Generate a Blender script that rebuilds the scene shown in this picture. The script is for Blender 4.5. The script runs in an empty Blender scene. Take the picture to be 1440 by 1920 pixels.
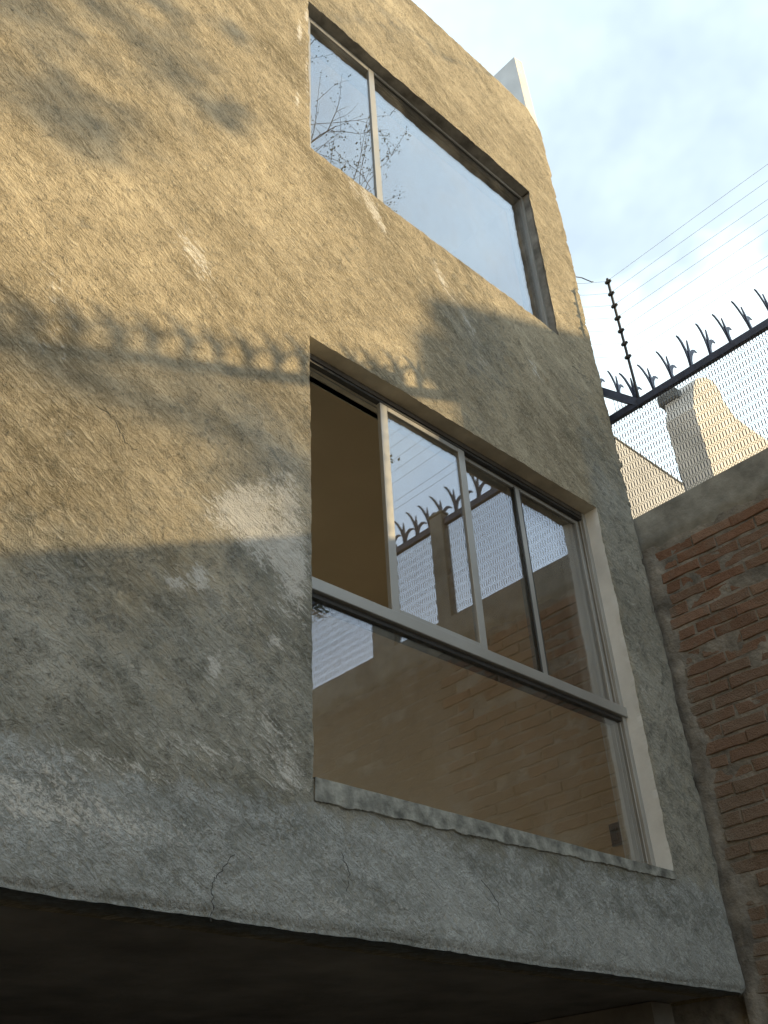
import bpy, bmesh, math, random
import numpy as np
from mathutils import Vector, Matrix, noise as mnoise

random.seed(7)
S = bpy.context.scene
C = S.collection
PI = math.pi

# ------------------------------------------------------------------ camera, sky, sun, exposure
cam_d = bpy.data.cameras.new('camera'); cam = bpy.data.objects.new('camera', cam_d); C.objects.link(cam)
S.camera = cam
cam_d.sensor_fit = 'HORIZONTAL'; cam_d.sensor_width = 36.0; cam_d.lens = 36.0 * 1808.5 / 1440.0
cam_d.clip_start = 0.02; cam_d.clip_end = 4000
RX = Vector((0.73096768, -0.68075055, -0.04759137))
RY = Vector((0.36202829, 0.44596041, -0.81856877))
RZ = Vector((0.57846501, 0.58111789, 0.5724336))
m = Matrix.Identity(4)
for i in range(3):
    m[i][0] = RX[i]; m[i][1] = -RY[i]; m[i][2] = -RZ[i]
m[0][3], m[1][3], m[2][3] = 0.0, -2.4, 1.6
cam.matrix_world = m

SUN = Vector((1.05, -1.0, 0.4935)).normalized()          # towards the sun
sun_el = math.asin(SUN.z); sun_az = math.atan2(SUN.x, SUN.y)
sd = bpy.data.lights.new('sun', 'SUN'); sd.energy = 4.9; sd.angle = math.radians(0.60); sd.color = (1.0, 0.76, 0.41)
so = bpy.data.objects.new('sun', sd); C.objects.link(so)
so.rotation_euler = SUN.to_track_quat('Z', 'Y').to_euler(); so.location = (12, -12, 14)

w = bpy.data.worlds.new('World'); S.world = w; w.use_nodes = True
wn = w.node_tree.nodes; wl = w.node_tree.links
bg = wn['Background']; bg.inputs['Strength'].default_value = 0.15
sky = wn.new('ShaderNodeTexSky'); sky.sky_type = 'NISHITA'; sky.sun_disc = False
sky.sun_elevation = sun_el; sky.sun_rotation = sun_az; sky.altitude = 2200; sky.air_density = 1.0; sky.dust_density = 1.6; sky.ozone_density = 1.0
tc = wn.new('ShaderNodeTexCoord')
mp = wn.new('ShaderNodeMapping'); mp.inputs['Scale'].default_value = (1.0, 1.0, 1.15); mp.inputs['Rotation'].default_value = (0.3, 0.5, 0.9)
cn = wn.new('ShaderNodeTexNoise'); cn.inputs['Scale'].default_value = 2.2; cn.inputs['Detail'].default_value = 5; cn.inputs['Roughness'].default_value = 0.62; cn.inputs['Distortion'].default_value = 0.25
cr = wn.new('ShaderNodeMapRange'); cr.inputs[1].default_value = 0.36; cr.inputs[2].default_value = 0.76; cr.inputs[3].default_value = 0.42; cr.inputs[4].default_value = 0.80
dt = wn.new('ShaderNodeVectorMath'); dt.operation = 'DOT_PRODUCT'; dt.inputs[1].default_value = (0.755, 0.315, 0.575)
db = wn.new('ShaderNodeMath'); db.operation = 'MULTIPLY_ADD'; db.inputs[1].default_value = 0.16
dr = wn.new('ShaderNodeMapRange'); dr.inputs[1].default_value = 1.02; dr.inputs[2].default_value = 1.075; dr.interpolation_type = 'SMOOTHSTEP'
mxm = wn.new('ShaderNodeMath'); mxm.operation = 'MAXIMUM'
mx = wn.new('ShaderNodeMix'); mx.data_type = 'RGBA'; mx.inputs[7].default_value = (7.3, 8.6, 9.1, 1)
wl.new(tc.outputs['Generated'], mp.inputs[0]); wl.new(mp.outputs[0], cn.inputs['Vector']); wl.new(cn.outputs[0], cr.inputs[0])
wl.new(tc.outputs['Generated'], dt.inputs[0]); wl.new(cn.outputs[0], db.inputs[0]); wl.new(dt.outputs['Value'], db.inputs[2]); wl.new(db.outputs[0], dr.inputs[0])
wl.new(cr.outputs[0], mxm.inputs[0]); wl.new(dr.outputs[0], mxm.inputs[1])
wl.new(mxm.outputs[0], mx.inputs[0]); wl.new(sky.outputs[0], mx.inputs[6]); wl.new(mx.outputs[2], bg.inputs['Color'])

S.view_settings.view_transform = 'Standard'; S.view_settings.look = 'None'
S.view_settings.exposure = 0.46; S.view_settings.gamma = 1.0
try: S.view_settings.use_curve_mapping = False
except Exception: pass
S.render.engine = 'CYCLES'
S.cycles.use_denoising = True; S.cycles.use_adaptive_sampling = True; S.cycles.adaptive_threshold = 0.02
S.cycles.max_bounces = 7; S.cycles.diffuse_bounces = 3; S.cycles.glossy_bounces = 3; S.cycles.transparent_max_bounces = 12
S.cycles.caustics_reflective = False; S.cycles.caustics_refractive = False

# ------------------------------------------------------------------ numeric helpers
def _h(ix, iy, seed):
    n = (ix.astype(np.int64) * 374761393 + iy.astype(np.int64) * 668265263 + seed * 974711) & 0x7fffffff
    n = ((n ^ (n >> 13)) * 1274126177) & 0x7fffffff
    n = n ^ (n >> 16)
    return (n & 0xffff) / 65535.0
def vn(x, y, seed=0):
    x = np.asarray(x, float); y = np.asarray(y, float)
    ix = np.floor(x); iy = np.floor(y); fx = x - ix; fy = y - iy
    fx = fx * fx * (3 - 2 * fx); fy = fy * fy * (3 - 2 * fy)
    a = _h(ix, iy, seed); b = _h(ix + 1, iy, seed); c = _h(ix, iy + 1, seed); d = _h(ix + 1, iy + 1, seed)
    return (a + (b - a) * fx) * (1 - fy) + (c + (d - c) * fx) * fy
def fbm(x, y, seed=0, oct=4, gain=0.5):
    s = 0; amp = 1; tot = 0
    for o in range(oct):
        s = s + amp * (vn(x * 2 ** o, y * 2 ** o, seed + o * 17) - 0.5); tot += amp; amp *= gain
    return s / tot * 2
def sstep(a, b, x):
    t = np.clip((x - a) / (b - a), 0, 1); return t * t * (3 - 2 * t)

# ------------------------------------------------------------------ object helpers
def link(o, parent=None):
    C.objects.link(o)
    if parent: o.parent = parent
    return o
def empty(name, loc, label=None, cat=None, group=None):
    o = bpy.data.objects.new(name, None); o.location = loc; C.objects.link(o); o.empty_display_size = 0.2
    tag(o, label, cat, group); return o
def tag(o, label=None, cat=None, group=None, kind=None):
    if label: o['label'] = label
    if cat: o['category'] = cat
    if group: o['group'] = group
    if kind: o['kind'] = kind
    return o
class MB:
    """collects boxes, tubes and sheets (world coordinates) into one mesh"""
    def __init__(s): s.v = []; s.f = []
    def box(s, x0, x1, y0, y1, z0, z1):
        b = len(s.v)
        s.v += [(x0,y0,z0),(x1,y0,z0),(x1,y1,z0),(x0,y1,z0),(x0,y0,z1),(x1,y0,z1),(x1,y1,z1),(x0,y1,z1)]
        for q in ((0,3,2,1),(4,5,6,7),(0,1,5,4),(1,2,6,5),(2,3,7,6),(3,0,4,7)): s.f.append(tuple(b+i for i in q))
        return s
    def quad(s, *p):
        b = len(s.v); s.v += [tuple(q) for q in p]; s.f.append(tuple(range(b, b+len(p)))); return s
    def tube(s, pts, rad, n=6, cap=True):
        pts = [Vector(p) for p in pts]
        if not hasattr(rad, '__len__'): rad = [rad] * len(pts)
        b0 = len(s.v)
        for i, p in enumerate(pts):
            d = (pts[min(i+1, len(pts)-1)] - pts[max(i-1, 0)]).normalized()
            a = d.cross(Vector((0.13, 0.31, 0.94)));
            if a.length < 1e-3: a = d.cross(Vector((1, 0, 0)))
            a.normalize(); c = d.cross(a)
            for k in range(n):
                t = 2*PI*k/n; s.v.append(tuple(p + (a*math.cos(t) + c*math.sin(t)) * rad[i]))
        for i in range(len(pts)-1):
            for k in range(n):
                s.f.append((b0+i*n+k, b0+i*n+(k+1)%n, b0+(i+1)*n+(k+1)%n, b0+(i+1)*n+k))
        if cap:
            s.f.append(tuple(b0+k for k in reversed(range(n)))); e = b0+(len(pts)-1)*n; s.f.append(tuple(e+k for k in range(n)))
        return s
    def mesh(s, name, mat, off=(0,0,0), smooth=False, bevel=0):
        me = bpy.data.meshes.new(name)
        me.from_pydata([(v[0]-off[0], v[1]-off[1], v[2]-off[2]) for v in s.v], [], s.f)
        if bevel:
            bm = bmesh.new(); bm.from_mesh(me)
            bmesh.ops.bevel(bm, geom=bm.edges[:], offset=bevel, segments=1, affect='EDGES'); bm.to_mesh(me); bm.free()
        me.materials.append(mat)
        if smooth: me.polygons.foreach_set('use_smooth', [True]*len(me.polygons))
        me.update(); return me
    def build(s, name, mat, parent=None, smooth=False, bevel=0):
        """the parent's location (grandparents included) is taken off, so shapes stay in world coordinates"""
        off = Vector((0,0,0)); q = parent
        while q: off += q.location; q = q.parent
        o = bpy.data.objects.new(name, s.mesh(name, mat, off, smooth, bevel)); return link(o, parent)
def top(name, mb, mat, label, cat, group=None, **k):
    return tag(mb.build(name, mat, None, **k), label, cat, group)

# ------------------------------------------------------------------ materials
def mat(name):
    M = bpy.data.materials.new(name); M.use_nodes = True
    nt = M.node_tree; b = nt.nodes['Principled BSDF']; return M, nt, b
def nd(nt, t, **k):
    n = nt.nodes.new('ShaderNode' + t)
    for a, v in k.items(): setattr(n, a, v)
    return n
def noise(nt, vec, scale, detail=4, rough=0.55, dist=0):
    n = nd(nt, 'TexNoise'); n.inputs['Scale'].default_value = scale; n.inputs['Detail'].default_value = detail
    n.inputs['Roughness'].default_value = rough; n.inputs['Distortion'].default_value = dist
    if vec is not None: nt.links.new(vec, n.inputs['Vector'])
    return n.outputs[0]
def rng(nt, v, a, b, c=0.0, d=1.0):
    n = nd(nt, 'MapRange'); nt.links.new(v, n.inputs[0])
    for i, q in zip((1,2,3,4), (a,b,c,d)): n.inputs[i].default_value = q
    return n.outputs[0]
def mixc(nt, f, a, b, blend='MIX'):
    n = nd(nt, 'Mix', data_type='RGBA', blend_type=blend)
    for sock, v in ((n.inputs[0], f), (n.inputs[6], a), (n.inputs[7], b)):
        if hasattr(v, 'links'): nt.links.new(v, sock)
        elif isinstance(v, (int, float)): sock.default_value = v
        else: sock.default_value = (*v, 1) if len(v) == 3 else v
    return n.outputs[2]
def mth(nt, op, a, b=None, c=None):
    n = nd(nt, 'Math', operation=op)
    for i, v in enumerate((a, b, c)):
        if v is None: continue
        if hasattr(v, 'links'): nt.links.new(v, n.inputs[i])
        else: n.inputs[i].default_value = v
    return n.outputs[0]
def objco(nt, scale=(1,1,1), rot=(0,0,0), kind='Object'):
    t = nd(nt, 'TexCoord'); mp = nd(nt, 'Mapping'); mp.inputs['Scale'].default_value = scale; mp.inputs['Rotation'].default_value = rot
    nt.links.new(t.outputs[kind], mp.inputs[0]); return mp.outputs[0]
def geoco(nt, scale=(1,1,1), rot=(0,0,0)):
    t = nd(nt, 'NewGeometry'); mp = nd(nt, 'Mapping'); mp.inputs['Scale'].default_value = scale; mp.inputs['Rotation'].default_value = rot
    nt.links.new(t.outputs['Position'], mp.inputs[0]); return mp.outputs[0]
def bump(nt, b, h, strength=0.5, dist=0.01, chain=None):
    n = nd(nt, 'Bump'); n.inputs['Strength'].default_value = strength; n.inputs['Distance'].default_value = dist
    nt.links.new(h, n.inputs['Height'])
    if chain is not None: nt.links.new(chain, n.inputs['Normal'])
    if b is not None: nt.links.new(n.outputs[0], b.inputs['Normal'])
    return n.outputs[0]
def plain(name, col, rough=0.6, metal=0.0, var=0.12, scale=8, bmp=0.15, bdist=0.002, bscale=None):
    M, nt, b = mat(name); v = geoco(nt)
    n = noise(nt, v, scale, 5)
    dk = tuple(c*(1-var*2) for c in col); lt = tuple(min(1, c*(1+var*2)) for c in col)
    nt.links.new(mixc(nt, rng(nt, n, .3, .7), dk, lt), b.inputs['Base Color'])
    b.inputs['Roughness'].default_value = rough; b.inputs['Metallic'].default_value = metal
    nt.links.new(rng(nt, noise(nt, v, scale*2.3, 4), .3, .7, max(.05, rough-.12), min(1, rough+.12)), b.inputs['Roughness'])
    if bmp: bump(nt, b, noise(nt, v, bscale or scale*6, 5), bmp, bdist)
    return M

def plaster_mat(name, with_attr=True):
    M, nt, b = mat(name)
    v = geoco(nt)
    vs = geoco(nt, (1, 1, 1), (0, math.radians(-32), 0))      # trowel direction on the wall
    def stretched(sx, sz):
        mp = nd(nt, 'Mapping'); mp.inputs['Scale'].default_value = (sx, 6, sz); nt.links.new(vs, mp.inputs[0]); return mp.outputs[0]
    def attr(nm):
        a = nd(nt, 'Attribute'); a.attribute_name = nm; return a.outputs['Fac']
    mid = attr('tone') if with_attr else noise(nt, v, 3.2, 3, .65, .6)
    fine = noise(nt, v, 62, 3, .8, .3)
    st1 = noise(nt, stretched(12, 46), 1.0, 3, .7, 1.2)
    lump = noise(nt, v, 15, 4, .65, .8)
    c = mixc(nt, mid, (.180, .151, .100), (.455, .385, .268))
    c = mixc(nt, rng(nt, lump, .48, .70, 0, .50), c, (.190, .165, .115))
    c = mixc(nt, rng(nt, st1, .48, .70, 0, .62), c, (.510, .440, .315))
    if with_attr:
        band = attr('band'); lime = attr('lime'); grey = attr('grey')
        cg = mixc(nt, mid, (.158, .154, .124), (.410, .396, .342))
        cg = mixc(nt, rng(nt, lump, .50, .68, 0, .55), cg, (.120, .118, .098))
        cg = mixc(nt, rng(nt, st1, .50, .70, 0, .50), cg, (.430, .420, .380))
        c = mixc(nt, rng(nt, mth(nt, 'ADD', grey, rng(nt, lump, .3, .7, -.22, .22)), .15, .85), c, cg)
        cb = mixc(nt, mid, (.180, .186, .170), (.385, .392, .370))
        cb = mixc(nt, rng(nt, mth(nt, 'ADD', mth(nt, 'MULTIPLY', fine, .55), mth(nt, 'MULTIPLY', lump, .45)), .45, .60, 0, .85), cb, (.50, .512, .495))
        cb = mixc(nt, rng(nt, st1, .56, .72, 0, .65), cb, (.130, .138, .128))
        bm_ = rng(nt, mth(nt, 'ADD', band, rng(nt, lump, .3, .7, -.30, .30)), .25, .75)
        c = mixc(nt, bm_, c, cb)
    c = mixc(nt, mth(nt, 'MULTIPLY', rng(nt, fine, .54, .66, 0, .62), rng(nt, lump, .36, .60, .35, 1.0)), c, (.090, .082, .064))
    c = mixc(nt, rng(nt, fine, .44, .34, 0, .25), c, (.56, .50, .38))
    if with_attr:
        lm = rng(nt, mth(nt, 'ADD', lime, rng(nt, mth(nt, 'ADD', fine, st1), .70, 1.3, -.50, .42)), .34, .74)
        c = mixc(nt, mth(nt, 'MULTIPLY', lm, .78), c, (.62, .59, .535))
    nt.links.new(c, b.inputs['Base Color']); b.inputs['Roughness'].default_value = .95; b.inputs['Specular IOR Level'].default_value = .12
    h = mth(nt, 'ADD', mth(nt, 'MULTIPLY', st1, .66), mth(nt, 'MULTIPLY', mth(nt, 'SUBTRACT', fine, .5), rng(nt, lump, .36, .62, .35, .85)))
    h = mth(nt, 'ADD', h, mth(nt, 'MULTIPLY', lump, .30))
    bump(nt, b, h, 1.0, .019)
    return M

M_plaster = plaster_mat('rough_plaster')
M_side = plaster_mat('side_plaster', False)
M_white = plain('white_reveal', (.70, .71, .70), .85, var=.05, scale=5, bmp=.25, bscale=60)
M_greyrev = plain('grey_reveal', (.27, .265, .25), .95, var=.22, scale=9, bmp=.6, bdist=.004, bscale=70)
M_beigerev = plain('beige_reveal', (.56, .51, .41), .9, var=.10, scale=7, bmp=.4, bdist=.003, bscale=60)
M_sill = plain('sill_mortar', (.235, .236, .210), .97, var=.30, scale=17, bmp=.8, bdist=.006, bscale=75)
M_head = plain('shade_tinted_aluminium', (.10, .09, .08), .5, .2, var=.1)  # darker aluminium; the shade under the head is put into the colour
M_alu = plain('satin_aluminium', (.33, .32, .295), .42, .25, var=.05, scale=3, bmp=.08, bdist=.0005)
M_dark = plain('dark_gasket', (.035, .033, .030), .6, var=.1)
M_tan = plain('tan_interior_paint', (.65, .49, .30), .8, var=.04, scale=1.2, bmp=.15, bscale=40)
M_band = plain('pale_interior_edge', (.70, .65, .54), .8, var=.05)
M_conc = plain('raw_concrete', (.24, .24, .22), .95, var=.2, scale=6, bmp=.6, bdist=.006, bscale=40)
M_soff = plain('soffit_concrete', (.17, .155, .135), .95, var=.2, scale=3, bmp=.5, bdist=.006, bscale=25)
M_ground = plain('ground_cement', (.17, .16, .145), .95, var=.2, scale=2, bmp=.5, bdist=.01, bscale=20)
M_steel = plain('painted_blue_steel', (.040, .050, .085), .45, .2, var=.15, scale=20, bmp=.1)
M_mesh = plain('dark_wire', (.055, .055, .058), .5, .4, var=.1)
M_wire = plain('thin_wire', (.34, .34, .34), .5, .5, var=.05)
M_ins = plain('black_plastic', (.02, .02, .022), .5, var=.1)
M_fin = plain('white_limewash', (.62, .61, .60), .9, var=.05, scale=4, bmp=.3, bscale=50)
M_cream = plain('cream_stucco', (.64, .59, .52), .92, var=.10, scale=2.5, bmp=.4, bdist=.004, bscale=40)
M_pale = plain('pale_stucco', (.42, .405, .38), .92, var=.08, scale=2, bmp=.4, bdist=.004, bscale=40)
M_cap = plain('grey_cap', (.17, .17, .16), .95, var=.15, scale=6)
M_bark = plain('bark', (.11, .085, .062), .95, var=.25, scale=14, bmp=.6, bdist=.006)
M_leaf = plain('leaf', (.075, .095, .040), .6, var=.25, scale=4, bmp=0)
M_outlet = plain('brown_outlet', (.06, .045, .03), .5, var=.1)

# glass: clear tinted pane with a reflective coating
M_glass, nt, b = mat('coated_glass'); nt.nodes.remove(b)
out = nt.nodes['Material Output']
tr = nd(nt, 'BsdfTransparent'); tr.inputs[0].default_value = (.95, .93, .90, 1)
gl = nd(nt, 'BsdfGlossy'); gl.inputs['Roughness'].default_value = 0.0; gl.inputs[0].default_value = (.84, .91, 1, 1)
fr = nd(nt, 'LayerWeight'); fr.inputs['Blend'].default_value = .5
mxs = nd(nt, 'MixShader')
nt.links.new(rng(nt, mth(nt, 'POWER', fr.outputs['Facing'], 4.0), 0, 1, .22, 1.0), mxs.inputs[0]); nt.links.new(tr.outputs[0], mxs.inputs[1]); nt.links.new(gl.outputs[0], mxs.inputs[2])
df = nd(nt, 'BsdfDiffuse'); df.inputs[0].default_value = (.55, .52, .46, 1)
mx2 = nd(nt, 'MixShader'); nt.links.new(rng(nt, noise(nt, geoco(nt, (1, 1, .6)), 5, 3, .6), .45, .75, .004, .045), mx2.inputs[0])
nt.links.new(mxs.outputs[0], mx2.inputs[1]); nt.links.new(df.outputs[0], mx2.inputs[2]); nt.links.new(mx2.outputs[0], out.inputs[0])

def brick_mat(name, stuff=False):
    M, nt, b = mat(name); v = geoco(nt)
    oi = nd(nt, 'ObjectInfo')
    r = oi.outputs['Random'] if not stuff else noise(nt, geoco(nt, (4, 4, 13)), 1.0, 0)
    cr_ = nd(nt, 'ValToRGB'); nt.links.new(r, cr_.inputs[0])
    e = cr_.color_ramp.elements; e[0].color = (.150, .088, .060, 1); e[1].color = (.27, .165, .115, 1)
    for p, col in ((.3, (.200, .108, .070, 1)), (.55, (.225, .125, .082, 1)), (.8, (.175, .118, .088, 1))):
        q = e.new(p); q.color = col
    c = mixc(nt, .22, cr_.outputs[0], (.19, .145, .115))
    c = mixc(nt, rng(nt, noise(nt, v, 22, 5, .7), .40, .75, 0, .55), c, (.13, .070, .045))
    c = mixc(nt, rng(nt, noise(nt, v, 5.5, 6, .72, .6), .52, .68, 0, .75), c, (.195, .165, .135))
    sp = nd(nt, 'SeparateXYZ'); g = nd(nt, 'NewGeometry'); nt.links.new(g.outputs['Position'], sp.inputs[0])
    # the lower courses and the strip by the house were smeared with cement
    low = rng(nt, mth(nt, 'ADD', sp.outputs[2], rng(nt, noise(nt, v, 2.2, 4, .6), .3, .7, -.7, .7)), 2.9, 4.3, .95 if stuff else .62, .90 if stuff else 0)
    c = mixc(nt, low, c, (.178, .150, .120) if stuff else (.165, .145, .118))
    near = rng(nt, mth(nt, 'ADD', sp.outputs[1], rng(nt, noise(nt, v, 6, 4, .6), .3, .7, -.06, .06)), -.08, .0, 0, .9)
    c = mixc(nt, near, c, (.20, .19, .165))
    nt.links.new(c, b.inputs['Base Color']); b.inputs['Roughness'].default_value = .95; b.inputs['Specular IOR Level'].default_value = .15
    bump(nt, b, mth(nt, 'ADD', noise(nt, v, 38, 5, .65), noise(nt, v, 120, 3)), .8, .008)
    return M
M_brick = brick_mat('red_brick'); M_brick_s = brick_mat('red_brick_mass', True)
M_mortar = plain('wall_mortar', (.185, .172, .150), .97, var=.25, scale=9, bmp=.8, bdist=.010, bscale=45)

# ------------------------------------------------------------------ ground
g = MB().quad((-60,-60,0),(60,-60,0),(60,60,0),(-60,60,0)).build('ground', M_ground); tag(g, 'bare cement ground of the yard', None, None, 'structure')

# ------------------------------------------------------------------ the house
X0, X1 = -2.6, 4.56
LW = (1.985, 4.122, 2.712, 4.760)        # lower opening x0 x1 z0 z1
UW = (1.980, 4.135, 6.165, 7.685)        # upper opening
ZB, ZT = 2.240, 9.075
house = empty('house', (1.0, 0.0, 0.0), 'tall two storey house front of rough ochre cement plaster with two large windows', 'house')

def seg(a, b, step):
    n = max(1, int(round((b-a)/step))); return list(np.linspace(a, b, n+1))[:-1]
ST = 0.0135
xs = np.array(seg(X0, .2, .045) + seg(.2, LW[0], ST) + seg(LW[0], LW[1], ST) + seg(LW[1], X1, ST) + [X1])
zs = np.array(seg(ZB, LW[2], ST) + seg(LW[2], LW[3], ST) + seg(LW[3], UW[2], ST) + seg(UW[2], UW[3], ST) + seg(UW[3], ZT, ST) + [ZT])
nx, nz = len(xs), len(zs)
iL0, iL1 = [int(np.argmin(abs(xs-q))) for q in LW[:2]]
iU0, iU1 = iL0, iL1
kL0, kL1 = [int(np.argmin(abs(zs-q))) for q in LW[2:]]
kU0, kU1 = [int(np.argmin(abs(zs-q))) for q in UW[2:]]
GX, GZ = np.meshgrid(xs, zs, indexing='ij')
ca, sa = math.cos(math.radians(32)), math.sin(math.radians(32))
U = GX*ca - GZ*sa; Vv = GX*sa + GZ*ca
dep = 0.012*fbm(GX*1.1, GZ*1.1, 3, 3) + 0.0045*fbm(U*5, Vv*15, 9, 4, .6) + 0.0035*fbm(GX*9, GZ*9, 15, 3) + 0.0030*fbm(GX*38, GZ*38, 21, 2)
dep *= 1 - .75*sstep(2.58, 2.64, GZ)*sstep(2.80, 2.70, GZ)*sstep(1.90, 2.0, GX)
PX = GX.copy(); PZ = GZ.copy(); PY = -dep
inn = lambda a, c, lo, hi: (a >= lo) & (a <= hi)
# right silhouette: crumbly
j = np.arange(nz)
edge = 0.010*fbm(zs*3.1, zs*0+2, 5, 3) + 0.012*fbm(zs*17, zs*0+7, 6, 4, .7) - 0.016*(vn(zs*9, zs*0, 8) > .86)
edge += -0.02*np.exp(-((zs-5.25)/.03)**2) + 0.03*np.exp(-((zs-5.30)/.018)**2)
wgt = sstep(4.40, X1, GX)
PX += wgt*edge[None, :]
PY += 0.020*sstep(4.50, X1, GX)**2
# top line drops at the right corner
T = ZT - .205*sstep(4.36, 4.56, xs) + .006*fbm(xs*9, xs*0, 31, 3)
up = GZ > UW[3]
fr_ = (GZ-UW[3])/(ZT-UW[3]); PZ = np.where(up, UW[3] + fr_*(T[:, None]-UW[3]), PZ)
PY += 0.015*sstep(ZT-.05, ZT, GZ)
# bottom edge
bot = .006*fbm(xs*1.3, xs*0+4, 41, 2) + .0035*fbm(xs*17, xs*0+1, 42, 3, .7)
PZ += (1-sstep(ZB, ZB+.06, GZ))*bot[:, None]
PY += 0.016*(1-sstep(ZB, ZB+.03, GZ))
# arrises of the openings
def arris(i0, i1, k0, k1, amp, seed):
    for i in range(i0, i1+1):
        for k, s_ in ((k0, 1), (k1, 2)):
            d = amp*float(fbm(np.array([xs[i]*21.0]), np.array([s_*3.7]), seed, 3, .7)[0]); PZ[i, k] += d
    for k in range(k0, k1+1):
        for i, s_ in ((i0, 3), (i1, 4)):
            d = amp*float(fbm(np.array([zs[k]*21.0]), np.array([s_*3.7]), seed, 3, .7)[0]); PX[i, k] += d
arris(iL0, iL1, kL0, kL1, .0050, 51); arris(iU0, iU1, kU0, kU1, .0065, 57)
# float attributes: lime bloom, lower cement band, tone with a damp line, greyer low and right areas
def spot(x, z, rx, rz, amp, ang=0):
    c_, s_ = math.cos(math.radians(ang)), math.sin(math.radians(ang))
    a = ((GX-x)*c_ + (GZ-z)*s_)/rx; b_ = (-(GX-x)*s_ + (GZ-z)*c_)/rz
    return amp*np.exp(-(a*a+b_*b_))
wob = fbm(GX*5, GZ*5, 61, 4, .6)
lime = np.zeros_like(GX)
SPOTS = []
#LIME_SPOTS
band = sstep(-.11, .06, (2.555 + .03*(GX-1.0) + .07*wob + .05*fbm(GX*9, GZ*9, 66, 4, .65)) - GZ)
band *= 1.0
for s_ in (): pass
from math import exp
def px2wall(px, py):
    d = RX*(px-720) + RY*(py-960) + RZ*1808.5
    t = 2.4/d.y; return d.x*t, 1.6 + d.z*t
for (px, py, rx, rz, am, an) in [
    (455, 950, .085, .17, .95, -50), (500, 1010, .13, .13, .55, 0), (545, 960, .06, .30, .50, 0), (372, 1078, .035, .045, .9, 0), (330, 1092, .05, .035, .75, 0),
    (402, 1250, .028, .055, .9, -10), (512, 1205, .03, .03, .8, 0), (560, 1060, .05, .20, .40, 0), (365, 480, .075, .16, .62, 40), (700, 392, .055, .20, .75, 30),
    (660, 350, .05, .10, .55, 30), (825, 520, .05, .16, .62, 30), (880, 610, .05, .20, .50, 30), (905, 680, .07, .05, .45, 0), (1000, 690, .05, .12, .42, 20),
    (562, 60, .022, .13, .95, 0), (556, 190, .02, .10, .75, 0), (575, 140, .012, .5, .55, 0), (575, 30, .02, .07, .8, 0), (1205, 1300, .03, .07, .65, 20), (1180, 1262, .025, .04, .55, 0),
    (510, 905, .13, .07, .30, -30), (480, 1010, .17, .09, .30, -30), (545, 1120, .08, .20, .34, 0), (430, 1130, .18, .08, .30, 0), (250, 1440, .3, .05, .40, 0), (480, 1350, .2, .06, .34, 0), (130, 1530, .5, .06, .35, 0), (640, 1700, .3, .05, .3, 0), (120, 560, .09, .20, .32, 30), (420, 1420, .20, .05, .42, 0), (540, 1450, .10, .10, .50, 0), (300, 1380, .15, .05, .30, 0), (60, 1480, .4, .10, .30, 0), (90, 640, .1, .15, .22, 30)]:
    x_, z_ = px2wall(px, py); lime += spot(x_, z_, rx, rz, am, an)
lime += .22*np.clip(fbm(GX*1.7, GZ*1.7, 77, 4)-.25, 0, 1)
tone = .5 + .42*fbm(U*1.3, Vv*2.6, 81, 3) + .38*fbm(U*5, Vv*13, 83, 4, .6) + .30*fbm(GX*2.2, GZ*2.2, 85, 3)
lime += .30*np.clip(fbm(U*2.2, Vv*5.0, 93, 4, .65)-.12, 0, 1)*sstep(3.7, 2.9, GZ)*sstep(.5, 1.2, GX)
tone = np.clip(.5 + 1.1*(tone-.5), 0, 1)
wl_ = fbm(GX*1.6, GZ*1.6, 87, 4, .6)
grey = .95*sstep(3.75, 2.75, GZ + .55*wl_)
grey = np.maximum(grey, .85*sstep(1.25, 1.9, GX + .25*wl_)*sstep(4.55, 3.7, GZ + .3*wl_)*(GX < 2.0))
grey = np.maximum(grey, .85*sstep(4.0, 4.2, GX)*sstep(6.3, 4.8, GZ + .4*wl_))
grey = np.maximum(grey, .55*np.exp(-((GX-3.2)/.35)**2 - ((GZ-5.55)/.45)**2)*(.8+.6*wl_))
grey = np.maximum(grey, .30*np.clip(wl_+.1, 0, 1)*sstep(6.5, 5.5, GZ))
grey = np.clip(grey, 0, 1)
dampline = sstep(1.2, 2.4, GX)*sstep(-.05, .03, GZ-2.49-.05*wob)*sstep(2.70, 2.63, GZ)
tone = np.clip(tone - .35*dampline, 0, 1)

idx = np.arange(nx*nz).reshape(nx, nz)
verts = np.stack([PX, PY, PZ], -1).reshape(-1, 3)
hx = np.array(house.location)
q = np.stack([idx[:-1,:-1], idx[1:,:-1], idx[1:,1:], idx[:-1,1:]], -1)
hole = np.zeros((nx-1, nz-1), bool); hole[iL0:iL1, kL0:kL1] = True; hole[iU0:iU1, kU0:kU1] = True
faces = q[~hole].reshape(-1, 4)
vl = [tuple(v) for v in verts]; fl = [tuple(int(a) for a in f) for f in faces]
def strip(ids, back):
    """faces from a run of front vertices to given back points"""
    b0 = len(vl); vl.extend(back)
    for a in range(len(ids)-1): fl.append((ids[a], ids[a+1], b0+a+1, b0+a))
rid = [int(idx[nx-1, k]) for k in range(nz)]
strip(rid, [(X1-.01 + .010*math.sin(k*1.7), .06+.01*math.sin(k*.9), vl[r][2]) for k, r in enumerate(rid)])
rid2 = list(range(len(vl)-nz, len(vl))); strip(rid2, [(X1-.02, 5.0, vl[r][2]) for r in rid2])
tid = [int(idx[i, nz-1]) for i in range(nx)][::-1]; strip(tid, [(vl[t][0], .16, vl[t][2]+.004) for t in tid])
t2 = list(range(len(vl)-nx, len(vl))); strip(t2, [(vl[t][0], .162, 8.35) for t in t2])
bid = [int(idx[i, 0]) for i in range(nx)]; strip(bid, [(vl[t][0], .22, ZB+.012) for t in bid])
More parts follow.
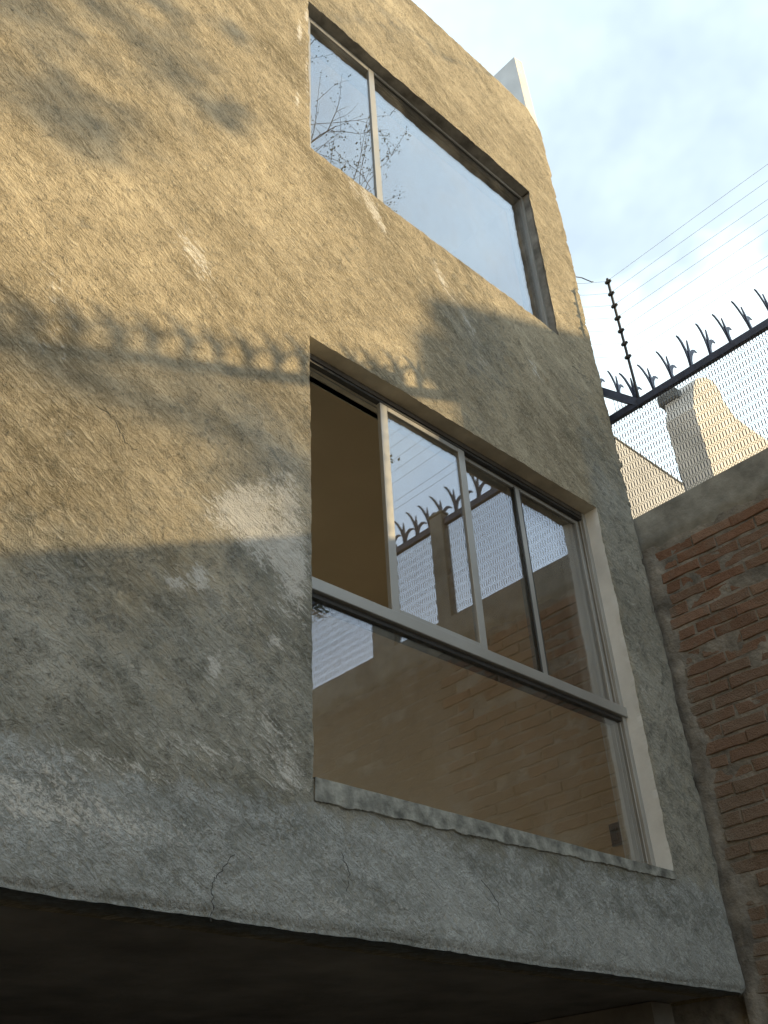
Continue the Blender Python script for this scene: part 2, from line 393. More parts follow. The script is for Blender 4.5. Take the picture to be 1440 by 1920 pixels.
lid = [int(idx[0, k]) for k in range(nz)][::-1]; strip(lid, [(X0, 5.0, vl[t][2]) for t in lid])
me = bpy.data.meshes.new('facade_wall')
me.from_pydata([(v[0]-hx[0], v[1]-hx[1], v[2]-hx[2]) for v in vl], [], fl); me.materials.append(M_plaster)
def setattr_(nm, arr):
    a = me.attributes.new(nm, 'FLOAT', 'POINT'); full = np.zeros(len(vl), np.float32); full[:nx*nz] = arr.reshape(-1); a.data.foreach_set('value', full)
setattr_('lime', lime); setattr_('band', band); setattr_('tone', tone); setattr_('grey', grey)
me.polygons.foreach_set('use_smooth', [True]*len(me.polygons)); me.update()
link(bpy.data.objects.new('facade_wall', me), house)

# reveals of the openings
def reveal(i0, i1, k0, k1, W, D, mats):
    runs = {'sill': [idx[i, k0] for i in range(i0, i1+1)], 'head': [idx[i, k1] for i in range(i1, i0-1, -1)],
            'jamb': [idx[i0, k] for k in range(k1, k0-1, -1)], 'jamb_r': [idx[i1, k] for k in range(k0, k1+1)]}
    for nm, ids in runs.items():
        mb = MB(); fv = [vl[int(a)] for a in ids]
        for a in range(len(fv)-1):
            p, r = fv[a], fv[a+1]
            def bk(s_):
                if nm == 'sill': return (s_[0], D, W[2])
                if nm == 'head': return (s_[0], D, W[3])
                if nm == 'jamb': return (W[0], D, s_[2])
                return (W[1], D, s_[2])
            k1 = Vector(bk(p)); k2 = Vector(bk(r)); m1_ = Vector((k1.x, .022, k1.z)); m2_ = Vector((k2.x, .022, k2.z))
            mb.quad(r, p, m1_, m2_); mb.quad(m2_, m1_, k1, k2)
        mb.build('reveal_'+{'sill': 'sill', 'head': 'head', 'jamb': 'jamb', 'jamb_r': 'jamb'}[nm], mats[nm], house, smooth=False)
reveal(iL0, iL1, kL0, kL1, LW, .24, dict(sill=M_sill, head=M_beigerev, jamb=M_beigerev, jamb_r=M_white))
reveal(iU0, iU1, kU0, kU1, UW, .24, dict(sill=M_greyrev, head=M_greyrev, jamb=M_greyrev, jamb_r=M_greyrev))

# mortar strip under the lower window, uneven lower edge
mb = MB(); n = 300; xs_ = np.linspace(LW[0]+.004, LW[1]-.004, n)
low = 2.712 - (.075 - .045*(xs_-LW[0])/(LW[1]-LW[0])) + .010*fbm(xs_*14, xs_*0, 91, 5, .75)
for a in range(n-1):
    p = lambda i, y, z: (xs_[i], y, z)
    y0 = -.007 - .004*float(vn(np.array([a*.13]), np.array([0.5]), 97)[0])
    mb.quad(p(a, y0, low[a]), p(a+1, y0, low[a+1]), p(a+1, y0-.002, 2.716), p(a, y0-.002, 2.716))
    mb.quad(p(a, y0-.002, 2.716), p(a+1, y0-.002, 2.716), p(a+1, .06, 2.722), p(a, .06, 2.722))
    mb.quad(p(a, .02, low[a]-.008), p(a+1, .02, low[a+1]-.008), p(a+1, y0, low[a+1]), p(a, y0, low[a]))
mb.build('sill_strip', M_sill, house)

# structure behind the front: slabs, roof, ground floor, side parapet
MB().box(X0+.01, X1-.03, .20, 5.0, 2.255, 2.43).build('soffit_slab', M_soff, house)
MB().box(X0+.01, X1-.03, .25, 5.0, 5.12, 5.30).build('floor_slab', M_conc, house)
MB().box(X0+.01, X1-.03, .17, 5.0, 8.15, 8.34).build('roof_slab', M_conc, house)
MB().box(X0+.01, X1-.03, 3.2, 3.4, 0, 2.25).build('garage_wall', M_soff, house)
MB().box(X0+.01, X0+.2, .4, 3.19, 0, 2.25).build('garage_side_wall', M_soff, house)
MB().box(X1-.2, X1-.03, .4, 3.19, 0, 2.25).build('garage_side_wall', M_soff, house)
mb = MB()
for (za, zb) in ((2.44, 5.11), (5.31, 8.14)):
    mb.box(X0+.01, .5, 4.45, 4.95, za, zb); mb.box(4.2, X1-.03, 4.45, 4.95, za, zb); mb.box(.5, 4.2, 4.45, 4.95, za+2.45, zb); mb.box(.5, 4.2, 4.45, 4.95, za, za+.2)
mb.build('rear_wall', M_side, house)  # its wide unseen openings are added to let sky light into the rooms
fin = MB()
fin.v = [(4.405, .022, 8.75), (4.545, .022, 8.75), (4.545, 4.9, 8.75), (4.405, 4.9, 8.75), (4.400, .026, 9.885), (4.525, .026, 9.94), (4.530, 4.9, 9.94), (4.400, 4.9, 9.90)]
fin.f = [(0,3,2,1),(4,5,6,7),(0,1,5,4),(1,2,6,5),(2,3,7,6),(3,0,4,7)]
fo = fin.build('side_parapet', M_fin, house, bevel=.006)
fo.data.materials.append(M_cream)
for p in fo.data.polygons:
    if p.normal.y < -.8: p.material_index = 1
fo['label'] = 'white limewashed side parapet rising above the roof edge'

# rooms behind the glass
def room(x0, x1, y0, y1, z0, z1, m_wall, m_floor):
    mb = MB()
    mb.quad((x0,y0,z0),(x0,y1,z0),(x0,y1,z1),(x0,y0,z1)); mb.quad((x1,y0,z0),(x1,y0,z1),(x1,y1,z1),(x1,y1,z0))
    mb.quad((x0,y0,z1),(x0,y1,z1),(x1,y1,z1),(x1,y0,z1))
    mb.build('interior_wall', m_wall, house)
    MB().quad((x0,y0,z0),(x1,y0,z0),(x1,y1,z0),(x0,y1,z0)).build('interior_floor', m_floor, house)
room(.4, 4.40, .235, 4.4, 2.45, 5.08, M_tan, M_band)
room(.4, 4.40, .235, 4.4, 5.32, 8.12, M_tan, M_band)
def inner_front(W, z0, z1):      # the back side of the front wall, round the opening
    mb = MB(); y0, y1 = .205, .235
    mb.box(.4, W[0], y0, y1, z0, z1); mb.box(W[1], 4.40, y0, y1, z0, z1); mb.box(W[0], W[1], y0, y1, z0, W[2]); mb.box(W[0], W[1], y0, y1, W[3], z1)
    mb.build('inner_lining', M_band, house)
inner_front(LW, 2.45, 5.08); inner_front(UW, 5.32, 8.12)
ot = MB().box(4.385, 4.399, .395, .475, 2.985, 3.10).build('wall_outlet', M_outlet, house, bevel=.003)
MB().box(4.378, 4.384, .43, .462, 3.01, 3.075).build('socket', M_dark, ot, bevel=.001)

# windows ----------------------------------------------------------------
def bar(name, parent, x0, x1, y0, y1, z0, z1, m=None, bev=.0025):
    return MB().box(x0, x1, y0, y1, z0, z1).build(name, m or M_alu, parent, bevel=bev)
def frame(name, W, y0, y1, t, label, hm, hd):
    mb = MB(); x0, x1, z0, z1 = W
    mb.box(x0+.001, x0+t, y0, y1, z0+.001, z1-.001); mb.box(x1-t, x1-.001, y0, y1, z0+.001, z1-.001)
    mb.box(x0+t+.0005, x1-t-.0005, y0+.002, y1, z0+.001, z0+t)
    # inner ridges of the sliding tracks
    for yy in (y0+.018, y0+.038, y0+.058):
        mb.box(x1-t-.006, x1-t-.0005, yy, yy+.005, z0+t, z1-t); mb.box(x0+t+.002, x1-t-.007, yy+.001, yy+.006, z1-t-.006, z1-t-.0005)
    o = mb.build('window', M_alu, house, bevel=.0015); o['label'] = label
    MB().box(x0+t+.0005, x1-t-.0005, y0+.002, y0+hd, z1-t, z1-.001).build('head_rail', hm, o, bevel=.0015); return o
def sash(win, x0, x1, z0, z1, y0, y1, t, tr_, m=None):
    s_ = MB()
    s_.box(x0, x0+t, y0, y1, z0, z1); s_.box(x1-t, x1, y0, y1, z0, z1)
    s_.box(x0+t+.0005, x1-t-.0005, y0+.001, y1-.001, z1-tr_, z1); s_.box(x0+t+.0005, x1-t-.0005, y0+.001, y1-.001, z0, z0+tr_)
    s_.build('sash', m or M_alu, win, bevel=.002)
    ym = (y0+y1)/2
    MB().box(x0+t-.004, x1-t+.004, ym-.002, ym+.002, z0+tr_-.004, z1-tr_+.004).build('pane', M_glass, win)
FY = .082
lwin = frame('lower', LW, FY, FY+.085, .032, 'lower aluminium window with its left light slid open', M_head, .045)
ZTR = (3.492, 3.547)
bar('transom', lwin, LW[0]+.002, LW[1]-.002, FY-.014, FY+.084, *ZTR)
bar('drip_strip', lwin, LW[0]+.034, LW[1]-.034, FY+.006, FY+.080, ZTR[0]-.022, ZTR[0]-.001, M_dark, .001)
bar('top_track', lwin, LW[0]+.034, LW[1]-.034, FY+.006, FY+.034, LW[3]-.052, LW[3]-.036, M_dark, .001)
sash(lwin, 2.490, 3.086, ZTR[1]+.004, LW[3]-.055, FY+.004, FY+.028, .048, .028)
sash(lwin, 3.060, LW[1]-.036, ZTR[1]+.004, LW[3]-.055, FY+.032, FY+.052, .026, .020)
for (xa, xb, mm) in ((3.500, 3.511, M_dark), (3.5115, 3.545, M_alu), (3.5455, 3.554, M_dark)):
    bar('stile', lwin, xa, xb, FY+.026, FY+.031, ZTR[1]+.024, LW[3]-.076, mm, .001)
sash(lwin, 3.506, LW[1]-.040, ZTR[1]+.004, LW[3]-.055, FY+.056, FY+.078, .042, .024)
MB().box(LW[0]+.030, LW[1]-.030, FY+.020, FY+.025, LW[2]+.030, ZTR[0]-.020).build('pane', M_glass, lwin)
FU = .070
uwin = frame('upper', UW, FU, FU+.060, .024, 'upper aluminium window reflecting the sky', M_alu, .035)
sash(uwin, UW[0]+.025, 2.598, UW[2]+.025, UW[3]-.026, FU-.004, FU+.020, .050, .034)
bar('mullion', uwin, 2.590, 2.612, FU+.022, FU+.050, UW[2]+.025, UW[3]-.026)
bar('gasket', uwin, 2.614, UW[1]-.026, FU+.010, FU+.016, UW[3]-.032, UW[3]-.025, M_dark, .001)
MB().box(2.608, UW[1]-.022, FU+.017, FU+.022, UW[2]+.022, UW[3]-.024).build('pane', M_glass, uwin)

# tie wire left sticking out of the corner
mb = MB(); mb.tube([(4.54, .005, 7.045), (4.59, -.01, 7.06), (4.63, -.03, 7.045), (4.66, -.045, 7.035), (4.675, -.05, 7.045)], .004, 5); mb.build('tie_wire', M_dark, house)

# ------------------------------------------------------------------ the brick wall
XW = 4.600
wall = empty('brick_wall', (XW+.07, -3.5, 0), 'old red brick boundary wall beside the house with grey concrete top beam', 'wall')
def grid_sheet(ya, yb, za, zb, st, fn):
    ys = np.linspace(ya, yb, max(2, int(abs(yb-ya)/st))); z_ = np.linspace(za, zb, max(2, int((zb-za)/st)))
    mb = MB(); Yg, Zg = np.meshgrid(ys, z_, indexing='ij'); Xg = fn(Yg, Zg)
    mb.v = [tuple(t) for t in np.stack([Xg, Yg, Zg], -1).reshape(-1, 3)]
    n_ = len(z_)
    for a in range(len(ys)-1):
        for c_ in range(n_-1): mb.f.append((a*n_+c_, a*n_+c_+1, (a+1)*n_+c_+1, (a+1)*n_+c_))
    return mb
def mort(Y, Z):
    s = .0022 - .006*fbm(Y*9, Z*13, 103, 4, .7) - .008*np.clip(fbm(Y*2.6, Z*3.4, 105, 3), 0, 1)
    s -= .014*sstep(-.08, -.01, Y + .05*fbm(Y*6, Z*6, 107, 3))
    return XW + np.clip(s, -.016, .02)
grid_sheet(.05, -1.6, 1.8, 4.66, .018, mort).build('mortar_face', M_mortar, wall, smooth=True)
mb = MB(); mb.box(XW+.024, XW+.14, -1.59, 4.0, 0, 4.66); mb.box(XW+.0015, XW+.14, -8.0, -1.595, 0, 4.66); mb.build('wall_core', M_mortar, wall)
def brick_mesh(seed):
    r = random.Random(seed); bm = bmesh.new(); bmesh.ops.create_cube(bm, size=1)
    for v in bm.verts: v.co = Vector((v.co.x*.03, v.co.y*.238, v.co.z*.061))
    bmesh.ops.subdivide_edges(bm, edges=[e for e in bm.edges if abs(e.verts[0].co.y-e.verts[1].co.y) > .1], cuts=2)
    for v in bm.verts:
        v.co += Vector((r.uniform(-.004, .004), r.uniform(-.006, .006), r.uniform(-.0045, .0045)))
    bmesh.ops.bevel(bm, geom=[e for e in bm.edges if all(vv.co.x < 0 for vv in e.verts) and len(e.link_faces) == 2 and e.calc_face_angle(0) > .6], offset=.0035, segments=1, affect='EDGES')
    me = bpy.data.meshes.new('brick'); bm.to_mesh(me); bm.free(); me.materials.append(M_brick); return me
BM = [brick_mesh(i) for i in range(7)]
rest = MB(); cnt = 0
CH = .0745; nc = int(4.64/CH)
for c_ in range(nc):
    z = .035 + c_*CH
    y = .10 - (.125 if c_ % 2 else 0) - random.uniform(0, .03)
    while y > -8:
        L = .250
        yc = y - .125 + random.uniform(-.004, .004); dx = random.gauss(0, .0035)
        if yc > -1.45 and z > 1.95:
            o = bpy.data.objects.new('brick', random.choice(BM)); link(o, wall)
            o.location = Vector((XW+.012+dx, yc, z+random.uniform(-.003, .003))) - wall.location
            o.rotation_euler = (random.gauss(0, .010), random.gauss(0, .006), random.gauss(0, .007)); cnt += 1
        else:
            rest.box(XW+dx*.3, XW+.03, yc-.117, yc+.117, z-.030, z+.030)
        y -= L
rb = rest.build('bricks', M_brick_s, wall); rb['kind'] = 'stuff'
def beamf(Y, Z):
    return XW - .012 - .006*fbm(Y*5, Z*8, 113, 4, .6) + .02*sstep(4.70, 4.635, Z + .05*fbm(Y*6, Z*0+3, 115, 4, .7))
grid_sheet(.05, -8.0, 4.60, 4.90, .02, beamf).build('beam_face', M_conc, wall, smooth=True)
MB().box(XW-.008, XW+.15, -8.0, 4.0, 4.70, 4.897).build('concrete_beam', M_conc, wall)
for (ya, yb) in ((-1.545, -1.405), (-2.23, -1.98), (-4.6, -4.35)):
    MB().box(XW+.0, XW+.075, ya, yb, 4.898, 5.815).build('pillar', M_conc, wall, bevel=.008)
    MB().box(XW-.006, XW+.081, ya-.006, yb+.006, 5.816, 5.84).build('pillar_cap', M_conc, wall, bevel=.006)

# ------------------------------------------------------------------ spiked fence on the wall
def spike_mesh():
    """flat blades: a straight centre blade and two that curl outwards, across the fence"""
    mb = MB()
    def blade(pts, wid, th=.004):
        pts = [Vector(p) for p in pts]; b0 = len(mb.v); n = len(pts)
        for i, p in enumerate(pts):
            d = (pts[min(i+1, n-1)]-pts[max(i-1, 0)]).normalized(); s = d.cross(Vector((0, 1, 0))).normalized()
            for sx in (-1, 1):
                for sy in (-1, 1): mb.v.append(tuple(p + s*sx*wid[i]*.5 + Vector((0, sy*th, 0))))
        for i in range(n-1):
            a = b0+i*4; c = a+4
            for (q, r) in ((0, 1), (1, 3), (3, 2), (2, 0)): mb.f.append((a+q, a+r, c+r, c+q))
        mb.f.append((b0, b0+2, b0+3, b0+1)); e = b0+(n-1)*4; mb.f.append((e, e+1, e+3, e+2))
    blade([(0,0,0), (0,0,.07), (0,0,.13), (0,0,.19)], [.024, .027, .021, .003])
    for s in (-1, 1):
        blade([(s*.006,.006,.0), (s*.012,.006,.055), (s*.030,.006,.105), (s*.060,.006,.146), (s*.088,.006,.163), (s*.112,.006,.164)], [.018, .023, .025, .022, .015, .003])
    return mb.mesh('spike', M_steel)
SPK = spike_mesh()
def mesh_panel(y0, y1, z0, z1, x, name, parent, wdt=.0205, ax='y', mt=None):
    """woven sheet: rows of upright wires, crossed over three half cells between the rows"""
    mb = MB(); h1, h2, t = .036, .029, .0016
    def P(a, z): return (x + random.uniform(-.0012, .0012), a, z) if ax == 'y' else (a, x, z)
    def wire(p, r, t=t):
        p, r = Vector(p), Vector(r)
        if ax == 'y': s1, s2 = Vector((t, 0, 0)), Vector((0, t, 0))
        else: s1, s2 = Vector((0, t, 0)), Vector((t, 0, 0))
        b0 = len(mb.v)
        for q in (p, r):
            for e in (-s1-s2, s1-s2, s1+s2, -s1+s2): mb.v.append(tuple(q+e))
        for k in range(4): mb.f.append((b0+k, b0+(k+1)%4, b0+4+(k+1)%4, b0+4+k))
    z = z0; row = 0; lo, hi = min(y0, y1), max(y0, y1)
    n = int((hi-lo)/wdt)
    while z < z1 - .01:
        off = (row % 2)*.5*wdt
        za, zb, zc = z, min(z+h1, z1), min(z+h1+h2, z1)
        for k in range(n):
            a = lo + k*wdt + off
            wire(P(a, za), P(a, zb), t*1.6)
            if zb < z1-.001:
                for s in (-1.5, 1.5):
                    e = a + s*wdt*(zc-zb)/h2
                    if lo <= e <= hi: wire(P(a, zb), P(e, zc), t*.66)
        z = zc; row += 1
    o = mb.build(name, mt or M_mesh, parent); o['kind'] = 'stuff'; return o

fence = empty('spiked_fence', (XW+.06, -3.0, 4.9), 'dark steel rail with leaf shaped spikes over wire mesh on the brick wall', 'fence')
FX = XW + .035
MB().box(FX-.017, FX+.017, -7.8, .16, 5.708, 5.766).build('rail', M_steel, fence, bevel=.003)
mb = MB(); mb.v = []; # short rail that turns up to the house corner
a_, b_ = Vector((FX, -.165, 5.745)), Vector((4.575, .06, 5.975))
d_ = (b_-a_).normalized(); u_ = Vector((1, .2, 0)).normalized()*.016; n_ = d_.cross(u_).normalized()*.026
for q_ in (a_, b_):
    for e_ in (-u_-n_, u_-n_, u_+n_, -u_+n_): mb.v.append(tuple(q_+e_))
mb.f = [(0,1,5,4),(1,2,6,5),(2,3,7,6),(3,0,4,7),(0,3,2,1),(4,5,6,7)]
mb.build('rail', M_steel, fence)
for (a0, a1) in ((.16, -1.40), (-1.55, -1.975), (-2.235, -4.34), (-4.61, -7.7)):
    mesh_panel(a0, a1, 4.895, 5.712, FX, 'wire_mesh', fence)
k = 0; y = -.165
while y > -7.7:
    if not (abs(y+.165) < .01):
        pass
    o = bpy.data.objects.new('spike', SPK); link(o, fence); o.location = Vector((FX, y, 5.764)) - fence.location
    o.rotation_euler = (random.gauss(0, .035), random.gauss(0, .03), random.gauss(0, .04)); sc_ = random.uniform(.95, 1.06); o.scale = (sc_*random.uniform(.92, 1.12), sc_, sc_*1.08)
    y -= .1405; k += 1
for f_ in (.42, .92):
    o = bpy.data.objects.new('spike', SPK); link(o, fence); p_ = a_.lerp(b_, f_); o.location = p_ + Vector((0, 0, .012)) - fence.location; o.rotation_euler = (0, .05, .1); o.scale = (.95, 1, 1)
# small triangle of mesh under the short rail
mb = MB()
for i in range(7):
    yy = -.15 + i*.0245; zt = 5.72 + (yy+.165)*1.0
    mb.box(FX-.0016, FX+.0016, yy-.0016, yy+.0016, 5.765, max(5.77, zt))
    mb.tube([(FX, yy, 5.765), (FX, yy+.03, min(5.80, max(5.77, zt)))], .0016, 4)
mb.build('wire_mesh', M_mesh, fence)
# a loose mesh tie and hanging wire seen against the neighbour
MB().tube([(FX+.004, -.31, 5.13), (FX+.004, -.315, 5.05), (FX+.004, -.325, 4.91)], .003, 4).build('tie_wire', M_mesh, fence)

ef = empty('electric_fence', (XW+.05, -.175, 5.75), 'thin black post carrying seven electric security wires above the spikes', 'fence')
PXe, PYe = XW + .045, -.178
MB().box(PXe-.008, PXe+.008, PYe-.008, PYe+.008, 5.70, 6.945).build('post', M_ins, ef, bevel=.002)
WZ = [6.917, 6.785, 6.640, 6.522, 6.404, 6.213, 6.136]
for i, z in enumerate(WZ):
    zp = 6.90 - i*.125
    m_ = MB(); m_.box(PXe-.022, PXe+.005, PYe-.016, PYe+.010, zp-.014, zp+.014); m_.box(PXe-.020, PXe+.002, PYe-.03, PYe+.02, zp-.009, zp+.009)
    m_.build('insulator', M_ins, ef, bevel=.004)
    pts = [(PXe-.02, PYe, zp)]
    for t_ in np.linspace(.06, 1, 26):
        yy = PYe - t_*7.4; zz = zp + (z-zp)*min(1, (t_*7.4)/1.1); pts.append((PXe-.02-.002*math.sin(t_*9), yy, zz - .012*math.sin(PI*t_)))
    MB().tube(pts, .0014, 4).build('wire', M_wire, ef)
    MB().tube([(PXe-.02, PYe, zp), (4.585, -.02, zp+.085), (4.555, .06, zp+.13)], .0014, 4).build('wire', M_wire, ef)
MB().box(PXe-.010, PXe+.010, -7.6, -7.584, 5.77, 6.945).build('post', M_ins, ef, bevel=.002)

# ------------------------------------------------------------------ neighbours beyond the wall
na = empty('neighbour_house', (12, 4, 0), 'pale stuccoed house wall with level roofline seen low through the mesh', 'house')
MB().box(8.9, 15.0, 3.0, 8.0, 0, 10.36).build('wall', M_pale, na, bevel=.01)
MB().box(8.88, 15.02, 2.98, 8.02, 10.36, 10.39).build('roof_edge', M_cap, na, bevel=.01)
nb = empty('unfinished_house', (9.5, 1, 0), 'sunlit cream rough house end with broken stub on top behind the mesh', 'house')
mb = MB(); mb.v = []
def prism(poly, y0, y1):
    m_ = MB(); n = len(poly)
    m_.v = [(x, y0, z) for x, z in poly] + [(x, y1, z) for x, z in poly]
    m_.f = [tuple(range(n)), tuple(range(2*n-1, n-1, -1))] + [(i, i+n, (i+1) % n + n, (i+1) % n) for i in range(n)]
    return m_
def onplane(px, py, y):
    d = RX*(px-720) + RY*(py-960) + RZ*1808.5; t = (y+2.4)/d.y; return (d.x*t, 1.6+d.z*t)
prof = [onplane(*p, .80) for p in ((1440, 826), (1410, 806), (1378, 782), (1356, 752), (1350, 733), (1338, 716), (1322, 707), (1306, 710), (1301, 722), (1300, 764))]
xr = prof[0][0]; xl = prof[-1][0]
prism([(xl, 0), (xr+3, 0), (xr+3, prof[0][1])] + prof, .80, 1.14).build('wall', M_cream, nb)
MB().box(8.0, 8.16, .99, 1.16, 6.0, 8.52).build('pillar', M_cream, nb, bevel=.01)
MB().box(7.97, 8.22, .97, 1.22, 8.52, 8.66).build('pillar_cap', M_cap, nb, bevel=.02)
nc_ = empty('apartment_block', (12.5, -6.8, 0), 'flat roofed block beyond the brick wall whose shadow falls on the house', 'building')
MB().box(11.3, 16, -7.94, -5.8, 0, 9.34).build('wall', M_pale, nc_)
MB().box(11.2, 16, -8.0, -5.7, 9.34, 9.56).build('cornice', M_cap, nc_)
MB().box(11.25, 11.7, -8.20, -7.96, 8.95, 9.33).build('water_tank', M_cap, nc_, bevel=.04)

# ------------------------------------------------------------------ tree beyond the wall, behind the camera
tree = empty('tree', (5.7, -7.0, 0), 'tall sparse tree with fine drooping leaves reflected in upper window', 'tree')
br = MB(); leaves = []
rt = random.Random(11)
def limb(p, d, L, r, lev, curl=.18, up=.05):
    pts = [Vector(p)]; d = Vector(d).normalized(); n = max(4, int(L/.16)); rads = [r]
    for i in range(n):
        d = (d + Vector((rt.gauss(0, curl), rt.gauss(0, curl), rt.gauss(0, curl)+up))*.5).normalized()
        pts.append(pts[-1] + d*L/n); rads.append(r*(1-.72*(i+1)/n))
    br.tube(pts, rads, 7 if lev == 0 else 5 if lev == 1 else 4, cap=False)
    return pts, d
def leafy(pts, dens):
    for i in range(len(pts)-1):
        for _ in range(dens):
            p = pts[i].lerp(pts[i+1], rt.random()) + Vector((rt.gauss(0, .03), rt.gauss(0, .03), rt.gauss(0, .03)))
            leaves.append(p)
def sub(p, d, L, r, lev, nsub, dens):
    pts, _ = limb(p, d, L, r, lev)
    for _ in range(nsub):
        i = rt.randrange(len(pts)//3, len(pts)); q = pts[i]
        dd = (Vector(d).normalized() + Vector((rt.gauss(0, .6), rt.gauss(0, .6), rt.gauss(0, .5)))).normalized()
        l2 = L*rt.uniform(.25, .5)
        p2, _ = limb(q, dd, l2, max(.004, r*.32), lev+1, .25, -.02)
        if dens: leafy(p2[len(p2)//3:], dens)
        for _ in range(2):
            j = rt.randrange(1, len(p2)); d3 = (dd + Vector((rt.gauss(0, .7), rt.gauss(0, .7), rt.gauss(0, .7)-.2))).normalized()
            p3, _ = limb(p2[j], d3, l2*.5, .004, 3, .3, -.05)
            if dens and rt.random() < .6: leafy(p3, dens)
TB = Vector((5.3, -7.0, 0))
trunk_pts, _ = limb(TB, (0, .02, 1), 8.0, .20, 0, .03, .1)
t0 = trunk_pts[-1]
tp2, _ = limb(t0, (.05, .3, 1), 4.6, .075, 0, .05, .1)
for (p, q, L, r, ns, dn) in [
    (t0, Vector((5.85, -3.2, 14.9)), None, .035, 9, 3), (t0, Vector((5.45, -3.1, 13.2)), None, .03, 11, 5), (tp2[-1], Vector((5.2, -3.3, 14.2)), None, .022, 6, 1),
    (tp2[-6], Vector((4.85, -3.2, 14.0)), None, .02, 6, 1), (tp2[-6], Vector((5.9, -3.2, 13.6)), None, .02, 8, 4), (t0, Vector((4.9, -3.2, 12.9)), None, .02, 9, 4)]:
    sub(p, q-p, (q-p).length, r, 1, ns, dn)
# clumps on the lower right side that throw the blotches of shade
for (x_, z_, rx_, dn) in [(.30, 5.95, .22, 90), (.75, 6.05, .14, 60), (1.05, 6.45, .12, 40), (.72, 5.20, .20, 130), (.62, 5.32, .16, 50), (.85, 5.10, .13, 45), (.45, 5.62, .20, 70), (.60, 5.70, .14, 30), (1.22, 5.92, .09, 35), (1.08, 5.96, .10, 40), (1.28, 6.15, .10, 25), (1.46, 6.70, .07, 35), (1.47, 6.02, .07, 35), (1.40, 5.90, .06, 20), (1.50, 5.86, .05, 18), (1.10, 6.25, .14, 30),
                          (.98, 5.42, .06, 14), (1.25, 5.62, .05, 10), (.95, 6.1, .12, 25)]:
    s_ = 6.4 + rt.uniform(-.4, .4)
    cpt = Vector((x_ + 1.05*s_, -s_, z_ + .4935*s_))
    base = trunk_pts[-1] if cpt.z > 9 else trunk_pts[-max(2, int((8.2-cpt.z)/.16)+6)]
    pts, _ = limb(base, cpt-base, (cpt-base).length, .014, 2, .02, .0)
    pts[-1] = cpt
    for _ in range(int(dn*1.25)):
        leaves.append(cpt + Vector((rt.gauss(0, rx_*.50), rt.gauss(0, rx_*.6), rt.gauss(0, rx_*.45))))
def back(x_, z_, s_): return Vector((x_ + 1.05*s_, -s_, z_ + .4935*s_))
br.build('trunk', M_bark, tree, smooth=True)
lf = MB()
for p in leaves:
    a = Vector((rt.gauss(0, 1), rt.gauss(0, 1), rt.gauss(0, 1)-.3)).normalized(); c = a.cross(Vector((rt.gauss(0, 1), rt.gauss(0, 1), rt.gauss(0, 1)))).normalized()
    L = rt.uniform(.024, .044) if p.z > 11.5 else rt.uniform(.035, .065); W_ = L*.30
    for s in range(2):
        o_ = p + Vector((rt.gauss(0, .03), rt.gauss(0, .03), rt.gauss(0, .03)))
        lf.quad(o_, o_ + a*L*.5 + c*W_, o_ + a*L, o_ + a*L*.5 - c*W_)
lo = lf.build('crown', M_leaf, tree); lo['kind'] = 'stuff'

# ------------------------------------------------------------------ unseen tree added for its shadow on the plaster, sky-blocking mass at left
def back(x_, z_, s_): return Vector((x_ + 1.05*s_, -s_, z_ + .4935*s_))
tree2 = empty('shadow_casting_tree', (11.3, -11.4, 0), 'unseen low tree added so its long leafy limb casts a soft shadow line', 'tree')  # unseen, added to cast the second shadow line across the plaster
b2 = MB(); S2 = 11.0
b2.tube([(11.3, -11.4, 0), (11.28, -11.35, 3), (11.35, -11.3, 6), (11.4, -11.2, 8.2), tuple(back(.20, 4.02, S2))], [.2, .17, .14, .11, .075], 8)
b2.tube([back(.20, 4.02, S2), back(.60, 3.92, S2), back(.95, 3.89, S2), back(1.35, 3.94, S2), back(1.7, 4.02, S2), back(2.05, 4.0, S2)], [.075, .07, .065, .06, .05, .03], 8)
b2.build('trunk', M_bark, tree2, smooth=True)
l2 = MB()
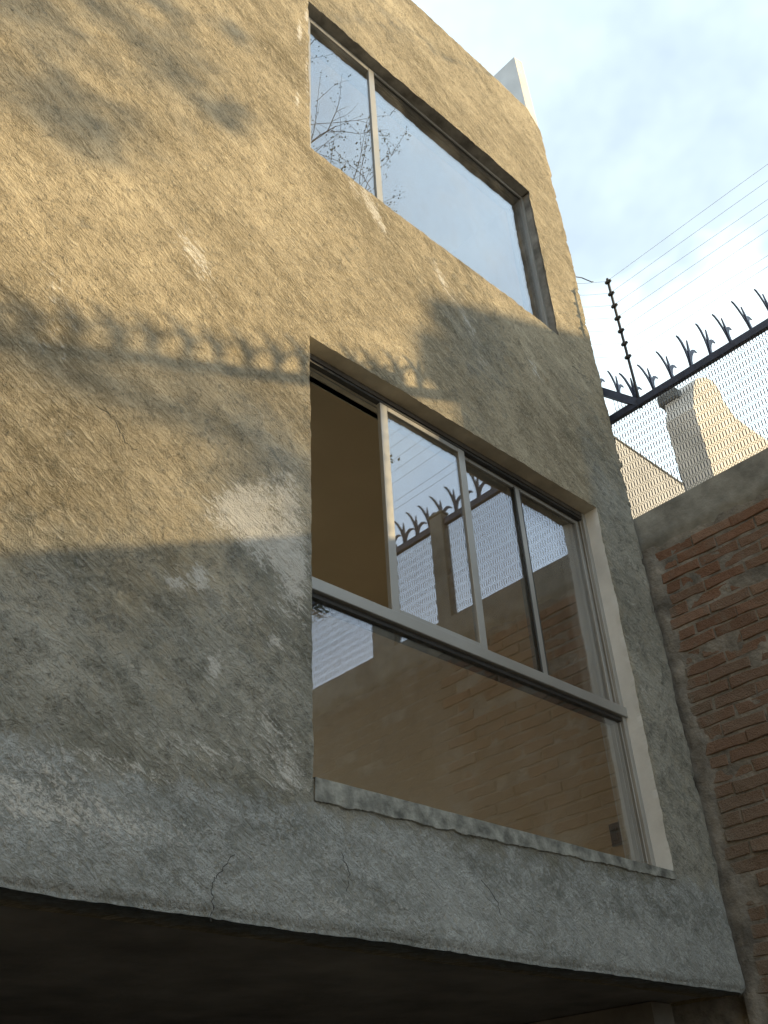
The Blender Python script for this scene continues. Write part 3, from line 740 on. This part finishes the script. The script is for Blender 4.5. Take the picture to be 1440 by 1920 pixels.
for (x_, z_, rr, dn) in [(.66, 4.08, .06, 12), (.90, 4.06, .06, 16), (1.12, 4.08, .08, 36), (1.34, 4.12, .08, 36), (1.58, 4.16, .08, 36), (1.80, 4.12, .10, 50), (1.95, 3.92, .12, 90), (1.78, 3.86, .10, 50), (1.98, 3.70, .10, 60), (2.05, 4.06, .1, 40)]:
    cp = back(x_, z_, S2)
    for _ in range(dn):
        o_ = cp + Vector((rt.gauss(0, rr*.6), rt.gauss(0, rr), rt.gauss(0, rr*.7)))
        a = Vector((rt.gauss(0, 1), rt.gauss(0, 1), rt.gauss(0, 1))).normalized(); c = a.cross(Vector((.3, .5, .8))).normalized()
        l2.quad(o_, o_ + a*.05 + c*.025, o_ + a*.10, o_ + a*.05 - c*.025)
lo2 = l2.build('crown', M_leaf, tree2); lo2['kind'] = 'stuff'

# hairline cracks in the plaster
def surf(x_, z_):
    i = int(np.argmin(abs(xs-x_))); k = int(np.argmin(abs(zs-z_))); return float(PY[i, k])
for pts in ([(438, 1602), (420, 1625), (402, 1645), (396, 1668), (399, 1700), (396, 1730)], [(1075, 675), (1078, 690), (1092, 702), (1108, 712)], [(180, 760), (215, 790), (235, 830), (262, 850)], [(640, 1600), (655, 1640), (648, 1680)], [(905, 1650), (930, 1690), (938, 1720)]):
    dense = []
    for a in range(len(pts)-1):
        for t_ in np.linspace(0, 1, 7)[:-1]:
            px_ = pts[a][0]*(1-t_)+pts[a+1][0]*t_ + random.gauss(0, 1.6); py_ = pts[a][1]*(1-t_)+pts[a+1][1]*t_ + random.gauss(0, 1.6)
            x_, z_ = px2wall(px_, py_); dense.append((x_, surf(x_, z_)+.0005, z_))
    MB().tube(dense, .0017, 4).build('crack', M_dark, house)
lw_ = empty('added_sky_blocker', (-5, -2, 0), 'unseen plain plastered block added on the left to hold back sky light', 'building')  # unseen mass, added to cut the sky light from the left
MB().box(-6.5, -2.9, -9, 4, 0, 8.6).build('wall', M_side, lw_)
MB().box(-6.6, -2.84, -9.05, 4.05, 8.6, 8.75).build('roof_edge', M_cap, lw_)
print('bricks', cnt, 'leaves', len(leaves))
